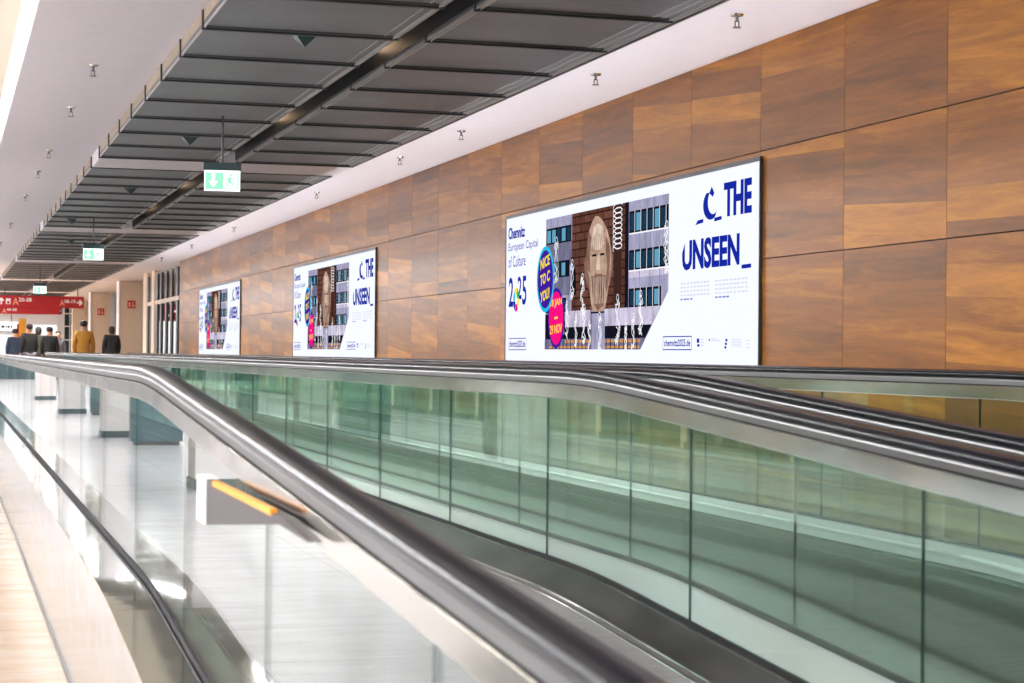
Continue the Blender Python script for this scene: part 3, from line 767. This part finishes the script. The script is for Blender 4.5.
b1['label'] = bl[0][0]; b1['group'] = 'backlit billboards on the wood wall'
for yl, lab in ((31.50, bl[1][0]), (43.80, bl[2][0])):
    c = copy_tree(b1); c.location.y = yl-BW/2; c['label'] = lab
    c.scale.y = .985 if yl < 40 else .985

# ------------------------------------------------------------------ hanging exit signs
def exit_sign():
    x, y = 2.385, 17.2
    o = empty('exit_sign', (x, y, CZ), 'x', 'exit sign', 'hanging green exit signs')
    MB().tube((x, y, CZ+.0), (x, y, 3.285), .009, n=8).build('suspension_rod', 'black_metal', o)
    MB().box(x-.168, x+.168, y-.04, y+.04, 3.215, 3.285).build('housing', 'housing_green_black', o, bevel=.004)
    face = MB().box(x-.16, x+.16, y-.009, y+.009, 3.03, 3.215).build('sign_face', 'exit_white', o)
    q = MB()
    def t3(u, v, w): return (x+u, y-.010-w, v)
    def pl(pts, mi, w=.001): q.add([t3(u, v, w) for u, v in pts], [list(range(len(pts)))], mi)
    pl([(-.148, 3.045), (.148, 3.045), (.148, 3.195), (-.148, 3.195)], 0)
    pl([(-.095, 3.185), (-.065, 3.185), (-.065, 3.11), (-.035, 3.125), (-.08, 3.06), (-.125, 3.125), (-.095, 3.11)], 1, .002)
    pl([(.01, 3.055), (.135, 3.055), (.135, 3.19), (.01, 3.19)], 1, .002)
    pl([(.075+.013*math.cos(a), 3.172+.013*math.sin(a)) for a in [i*PI/5 for i in range(10)]], 0, .003)
    pl([(.055, 3.155), (.085, 3.155), (.08, 3.115), (.105, 3.10), (.098, 3.07), (.088, 3.07), (.09, 3.093), (.06, 3.105), (.05, 3.075), (.03, 3.065), (.03, 3.075), (.042, 3.085)], 0, .003)
    pl([(.055, 3.155), (.03, 3.14), (.03, 3.13), (.058, 3.142)], 0, .003); pl([(.085, 3.155), (.11, 3.13), (.105, 3.122), (.082, 3.142)], 0, .003)
    q.build('pictogram', ['exit_green', 'exit_white'], face)
    o.rotation_euler.z = math.radians(-6)
    return o
e1 = exit_sign(); e1['label'] = 'nearest green exit sign with arrow and running figure, hanging from the mesh ceiling'
for (x, y, lab) in ((2.27, 31.2, 'second green exit sign, hanging small in the middle distance'), (2.32, 50.2, 'farthest small exit sign hanging above the red direction sign')):
    c = copy_tree(e1); c.location.x = x; c.location.y = y; c['label'] = lab; c.rotation_euler.z = 0

# ------------------------------------------------------------------ red gate sign
o = empty('direction_sign', (3.1, 66, 3.0), 'long red hanging gate sign with white numbers and arrows', 'direction sign')
brd = MB().box(1.2, 4.51, 66, 66.12, 3.0, 3.40).build('sign_board', 'sign_red', o, bevel=.01)
MB().box(1.2, 3.72, 66.01, 66.13, 2.78, 3.0).build('lower_board', 'sign_red', o, bevel=.01)
for x in (1.9, 4.3): MB().tube((x, 66.06, 3.4), (x, 66.06, CZ+.02), .015, n=6).build('hanger', 'black_metal', o)
q = MB()
def t3(u, v, w): return (u, 65.99-w, v)
put_text(q, '20-38', 2.36, 2.78, 3.20, 3.33, t3, 0, 0, .02); put_text(q, 'A', 2.16, 2.36, 3.08, 3.32, t3, 0, 1, .02)
put_text(q, '08-19', 3.86, 4.22, 3.17, 3.29, t3, 0, 0, .02); put_text(q, 'A', 3.70, 3.87, 3.07, 3.28, t3, 0, 1, .02)
put_text(q, '40-58', 1.97, 2.30, 2.88, 2.97, t3, 0, 0, .02); put_text(q, 'A', 1.82, 1.97, 2.81, 2.96, t3, 0, 1, .02)
def pl(pts, mi=0, w=0.): q.add([t3(u, v, w) for u, v in pts], [list(range(len(pts)))], mi)
pl([(4.25, 3.17), (4.36, 3.17), (4.33, 3.11), (4.38, 3.09), (4.47, 3.19), (4.38, 3.29), (4.33, 3.27), (4.36, 3.21), (4.25, 3.21)])
pl([(1.77, 3.10), (1.82, 3.10), (1.82, 3.23), (1.86, 3.20), (1.89, 3.23), (1.795, 3.34), (1.70, 3.23), (1.73, 3.20), (1.77, 3.23)])
pl([(1.94, 3.11), (2.10, 3.11), (2.10, 3.30), (1.94, 3.30)]); pl([(1.97, 3.13), (2.07, 3.13), (2.05, 3.2), (2.0, 3.22)], 2, .005)
q.build('lettering', ['sign_white', 'sign_orange', 'sign_red'], brd)
# black advertising sign behind
o = empty('hanging_sign', (4.3, 84, 3.2), 'small black hanging sign with yellow and green lettering and an arrow, behind the red sign', 'sign')
brd = MB().box(3.76, 4.82, 84, 84.1, 3.12, 3.39).build('sign_board', 'black_metal', o)
for x in (3.9, 4.7): MB().tube((x, 84.05, 3.39), (x, 84.05, CZ+.02), .015, n=6).build('hanger', 'black_metal', o)
q = MB()
def t3(u, v, w): return (u, 83.99-w, v)
put_text(q, 'Restaurant', 3.95, 4.30, 3.27, 3.35, t3, 0, 0, .02); put_text(q, 'Shopping', 3.8, 4.3, 3.16, 3.24, t3, 0, 0, .02); put_text(q, 'BISTRO', 4.3, 4.62, 3.18, 3.33, t3, 0, 1, .02)
q.add([t3(u, v, 0) for u, v in ((4.66, 3.15), (4.71, 3.15), (4.71, 3.27), (4.77, 3.24), (4.77, 3.29), (4.685, 3.36), (4.60, 3.29), (4.60, 3.24), (4.66, 3.27))], [list(range(9))], 2)
q.build('lettering', ['sign_yellow', 'sign_lime', 'sign_white'], brd)
# lit white sign with black marks, far left
o = empty('lightbox_sign', (3.0, 99, 2.7), 'white lit sign with black marks at the far left end of the concourse', 'sign')
MB().box(1.4, 3.5, 99, 99.12, 2.5, 2.98).build('sign_face', 'screen_white', o)
MB().box(1.38, 3.52, 98.98, 99.14, 2.46, 2.5).build('lower_edge', 'black_metal', o)
for x in (1.8, 3.2): MB().tube((x, 99.06, 2.98), (x, 99.06, CZ+.02), .02, n=6).build('hanger', 'black_metal', o)
q = MB()
for k, (a, b) in enumerate(((2.7, 2.86), (2.9, 2.96), (3.0, 3.12))): q.box(a, b, 98.985, 98.999, 2.67, 2.79)
for u0, v0, u1, v1 in ((3.18, 2.65, 3.24, 2.66),): q.box(u0, u1, 98.985, 98.999, 2.65, 2.82)
q.build('lettering', 'black_metal', o)
# ochre pillar
o = empty('ochre_pillar', (3.75, 97, .54), 'ochre yellow pillar at the far end of the concourse left of the white wall', 'pillar')
MB().box(3.5, 3.84, 97, 97.4, .54, 3.12).build('shaft', 'gold_ochre', o)
MB().box(3.4, 3.5, 97.1, 97.3, .54, 2.85).build('side_panel', 'sign_red', o)

# ------------------------------------------------------------------ cream columns with red fire signs, right
def col_right(y, lab, lab2):
    o = empty('cream_column', (5.7, y, .0), lab, 'column', 'cream columns beyond the wood wall')
    MB().box(5.36, 6.08, y, y+.75, .54, CZ-.005).build('shaft', 'plaster_cream', o, bevel=.01)
    MB().box(5.32, 5.36, y-.04, y+.79, .54, CZ-.005).build('edge_trim', 'plaster_white', o)
    s = empty('fire_sign', (5.72, y-.02, 3.07), lab2, 'safety sign', 'red fire signs on the cream columns')
    brd = MB().box(5.60, 5.85, y-.02, y-.001, 2.94, 3.19).build('sign_board', 'sign_red', s)
    q = MB()
    q.box(5.63, 5.70, y-.026, y-.02, 2.98, 3.14); q.box(5.74, 5.82, y-.026, y-.02, 2.98, 3.06); q.box(5.75, 5.79, y-.026, y-.02, 3.08, 3.15)
    q.build('pictogram', 'sign_orange', brd)
col_right(62, 'nearer cream column beyond the end of the wood wall, right of the other', 'red fire equipment sign on the nearer cream column')
col_right(74.5, 'farther cream column beyond the wood wall, just right of the red gate sign', 'smaller red fire equipment sign on the farther cream column')
m = MB().box(5.45, 6.1, 87, 87.75, .54, CZ-.005)
struct('trim_5', m, 'plaster_cream')

# slatted screen in the opening
o = empty('slatted_screen', (5.6, 52, .5), 'tall black bars in a cream frame at the far end of the wood wall', 'screen')
m = MB()
m.box(5.55, 5.70, 55.45, 56.4, .0, CZ); m.box(5.55, 5.70, 53.4, 54.1, .0, CZ)
m.box(5.57, 5.68, 47.8, 56.4, 2.86, 2.97)
m.build('frame', 'plaster_cream', o)
for y0, y1 in ((55.0, 55.42), (54.3, 54.62), (52.61, 53.0), (51.6, 52.0), (50.35, 50.8), (49.15, 49.6), (47.85, 48.35)):
    c = (y0+y1)/2
    m = MB().box(5.56, 5.62, c-.17, c+.17, .0, 2.86); m.box(5.56, 5.62, c-.17, c+.17, 2.97, 3.70)
    m.build('bar', 'black_metal', o)
m = MB().box(5.7, 8.0, 56.4, 56.6, 0, CZ); struct('wall_screen', m, 'plaster_cream')
o = empty('shop_front', (6.8, 56.2, 0), 'bright shop front with a red band seen through the black bars', 'shop front')
MB().box(5.72, 8.0, 56.2, 56.38, .02, 2.45).build('lit_window', 'hall_light', o)
MB().box(5.72, 8.0, 56.15, 56.38, 2.46, 2.95).build('fascia_band', 'sign_red', o)
for k in range(5):
    x = 5.85+k*.2
    MB().tube((x, 56.14, 2.62+.12*(k % 2)), (x, 56.10, 2.62+.12*(k % 2)), .03, n=8).build('spot_lamp', 'hall_light', o)
q = MB()
for k in range(26):
    a = k*2.4; q.tube((5.95+.03*math.cos(a), 55.8+.03*math.sin(a), .5), (5.95+.22*math.cos(a), 55.8+.2*math.sin(a), 1.3+.5*((k*7) % 10)/10), .03, .012, n=5)
q.tube((5.95, 55.8, .0), (5.95, 55.8, .55), .14, .18)
tag(q.build('potted_plant', 'cloth_olive'), 'dark bushy plant behind the black bars of the screen', 'plant')

# ------------------------------------------------------------------ people
def skin_obj(name, verts, edges, radii, mat, parent, root=0, sub=2):
    me = bpy.data.meshes.new(name); me.from_pydata(verts, edges, []); me.materials.append(MATS[mat])
    o = bpy.data.objects.new(name, me); col.objects.link(o)
    md = o.modifiers.new('Skin', 'SKIN'); md.use_smooth_shade = True
    for i, r in enumerate(radii):
        sv = me.skin_vertices[0].data[i]; sv.radius = r if isinstance(r, tuple) else (r, r); sv.use_root = (i == root)
    s = o.modifiers.new('Subdivision', 'SUBSURF'); s.levels = sub; s.render_levels = sub
    if parent: o.parent = parent
    return o
def person(x, y, z, H, face, stride, top, legs, hairm, lab, arm=0., long_coat=False):
    k = H/1.75; s = stride
    V = [(0, 0, .95), (0, 0, 1.15), (0, .0, 1.38), (0, .01, 1.50), (0, .03, 1.60), (0, .035, 1.70),     # 0-5 trunk, neck, head
         (-.17, 0, 1.42), (-.23, -.03, 1.14), (-.22, .06+arm, .92), (-.215, .12+arm, .84),              # 6-9 left arm
         (.17, 0, 1.42), (.23, .03, 1.14), (.22, .10-arm, .92), (.215, .16-arm, .84),                   # 10-13 right arm
         (-.09, 0, .88), (-.10, s*.55+.03, .50), (-.10, s*.9-.02, .08), (-.10, s*.9+.12, .03),          # 14-17 left leg
         (.09, 0, .88), (.10, -s*.35+.05, .50), (.10, -s-.02, .10), (.10, -s+.11, .03)]                 # 18-21 right leg
    E_ = [(0, 1), (1, 2), (2, 3), (3, 4), (4, 5), (2, 6), (6, 7), (7, 8), (8, 9), (2, 10), (10, 11), (11, 12), (12, 13), (0, 14), (14, 15), (15, 16), (16, 17), (0, 18), (18, 19), (19, 20), (20, 21)]
    R_ = [(.14, .10), (.13, .09), (.15, .10), .06, (.095, .11), (.08, .095), .055, .042, .03, .03, .055, .042, .03, .03, .085, .055, .038, .035, .085, .055, .038, .035]
    V = [tuple(c*k for c in v) for v in V]
    b = skin_obj('person', V, E_, R_, 'skin', None)
    b.location = (x, y, z); b.rotation_euler.z = face
    tag(b, lab, 'person', 'people at the far end of the walkways')
    # jacket
    up = [0, 1, 2, 6, 7, 8, 10, 11, 12]; mp = {v: i for i, v in enumerate(up)}
    ev = [(mp[a], mp[c]) for a, c in E_ if a in mp and c in mp]+[(0, 9), (2, 10)]
    skin_obj('jacket', [V[i] for i in up]+[(0, 0, (.70 if long_coat else .84)*k), (0, -.01*k, 1.47*k)], ev, [(.19, .14), (.17, .13), (.18, .13), .085, .066, .052, .085, .066, .052, (.20, .16), (.085, .08)], top, b)
    lg = [0, 14, 15, 16, 18, 19, 20]; mp = {v: i for i, v in enumerate(lg)}
    ev = [(mp[a], mp[c]) for a, c in E_ if a in mp and c in mp]
    skin_obj('trousers', [V[i] for i in lg], ev, [(.16, .12), .10, .075, .06, .10, .075, .06], legs, b)
    # hair, eyes, shoes
    hp = [(0, -.03, 1.58), (0, -.03, 1.68), (0, .0, 1.745)] if not long_coat else [(0, -.06, 1.48), (0, -.03, 1.64), (0, .01, 1.74)]
    skin_obj('hair', [tuple(c*k for c in v) for v in hp], [(0, 1), (1, 2)], [(.085, .06), (.112, .10), (.085, .085)], hairm, b)
    m = MB()
    for sx in (-.03, .03): m.box((sx-.01)*k, (sx+.01)*k, .115*k, .125*k, 1.64*k, 1.655*k)
    m.add([(-.012*k, .115*k, 1.61*k), (.012*k, .115*k, 1.61*k), (0, .145*k, 1.605*k), (0, .115*k, 1.65*k)], [(0, 1, 2), (0, 2, 3), (1, 3, 2), (0, 3, 1)])
    e = m.build('face_features', 'skin'); e.parent = b
    for a, c in ((16, 17), (20, 21)):
        skin_obj('shoe', [V[a], V[c]], [(0, 1)], [(.055, .06), (.05, .04)], 'cloth_black', b, sub=1)
    return b
person(4.78, 58, .54, 1.78, .1, .25, 'cloth_black', 'cloth_black', 'hair_dark', 'person in a long black coat walking in front of the cream columns', long_coat=True)
person(3.42, 50, .545, 1.80, -.15, .22, 'cloth_ochre', 'cloth_denim', 'hair_dark', 'person with dark hair in an ochre top on the far end of the second walkway')
person(2.60, 57, .54, 1.72, .1, .2, 'cloth_olive', 'cloth_black', 'hair_dark', 'person in a dark olive jacket in the middle of the far group', long_coat=True)
person(1.98, 58, .54, 1.66, .05, .22, 'cloth_navy', 'cloth_black', 'hair_dark', 'person in a navy jacket at the left edge of the far group')
person(3.08, 60, .54, 1.58, .3, .2, 'cloth_red', 'cloth_denim', 'hair_dark', 'person in a red top in the far group near the walkway end', long_coat=True)
person(2.30, 56, .54, 1.78, .35, .28, 'cloth_black', 'cloth_grey', 'hair_dark', 'person in black standing in front of the far group')
person(2.85, 55.5, .54, 1.70, -.3, .25, 'cloth_black', 'cloth_black', 'hair_dark', 'person in black between the olive jacket and the red top')
person(3.55, 64, .54, 1.66, PI, .2, 'cloth_grey', 'cloth_denim', 'hair_dark', 'person in a grey jacket between the far group and the ochre top')

# ------------------------------------------------------------------ light
wd = bpy.data.worlds.new('World'); sc.world = wd; wd.use_nodes = True
bg = wd.node_tree.nodes['Background']; bg.inputs[0].default_value = (.92, .94, 1.0, 1); bg.inputs[1].default_value = 2.0

# ------------------------------------------------------------------ camera
cam = bpy.data.cameras.new('camera'); co = bpy.data.objects.new('camera', cam); col.objects.link(co); sc.camera = co
Rm = Matrix(((.9582, -.0105, -.2859), (-.2860, -.0038, -.9582), (.0090, .9999, -.0066)))
co.matrix_world = Matrix.Translation((0, 0, EYE)) @ Rm.to_quaternion().to_matrix().to_4x4()
cam.sensor_width = 36; cam.lens = 1900*36/1024; cam.clip_start = .05; cam.clip_end = 300
cam.dof.use_dof = True; cam.dof.focus_distance = 15; cam.dof.aperture_fstop = 6.3
sc.view_settings.view_transform = 'Standard'; sc.view_settings.look = 'None'; sc.view_settings.gamma = 1
sc.view_settings.use_curve_mapping = False; sc.view_settings.exposure = 0.28
sc.cycles.transparent_max_bounces = 32; sc.cycles.max_bounces = 14; sc.cycles.glossy_bounces = 8; sc.cycles.transmission_bounces = 12; sc.cycles.diffuse_bounces = 5
sc.cycles.caustics_reflective = False; sc.cycles.sample_clamp_indirect = 6
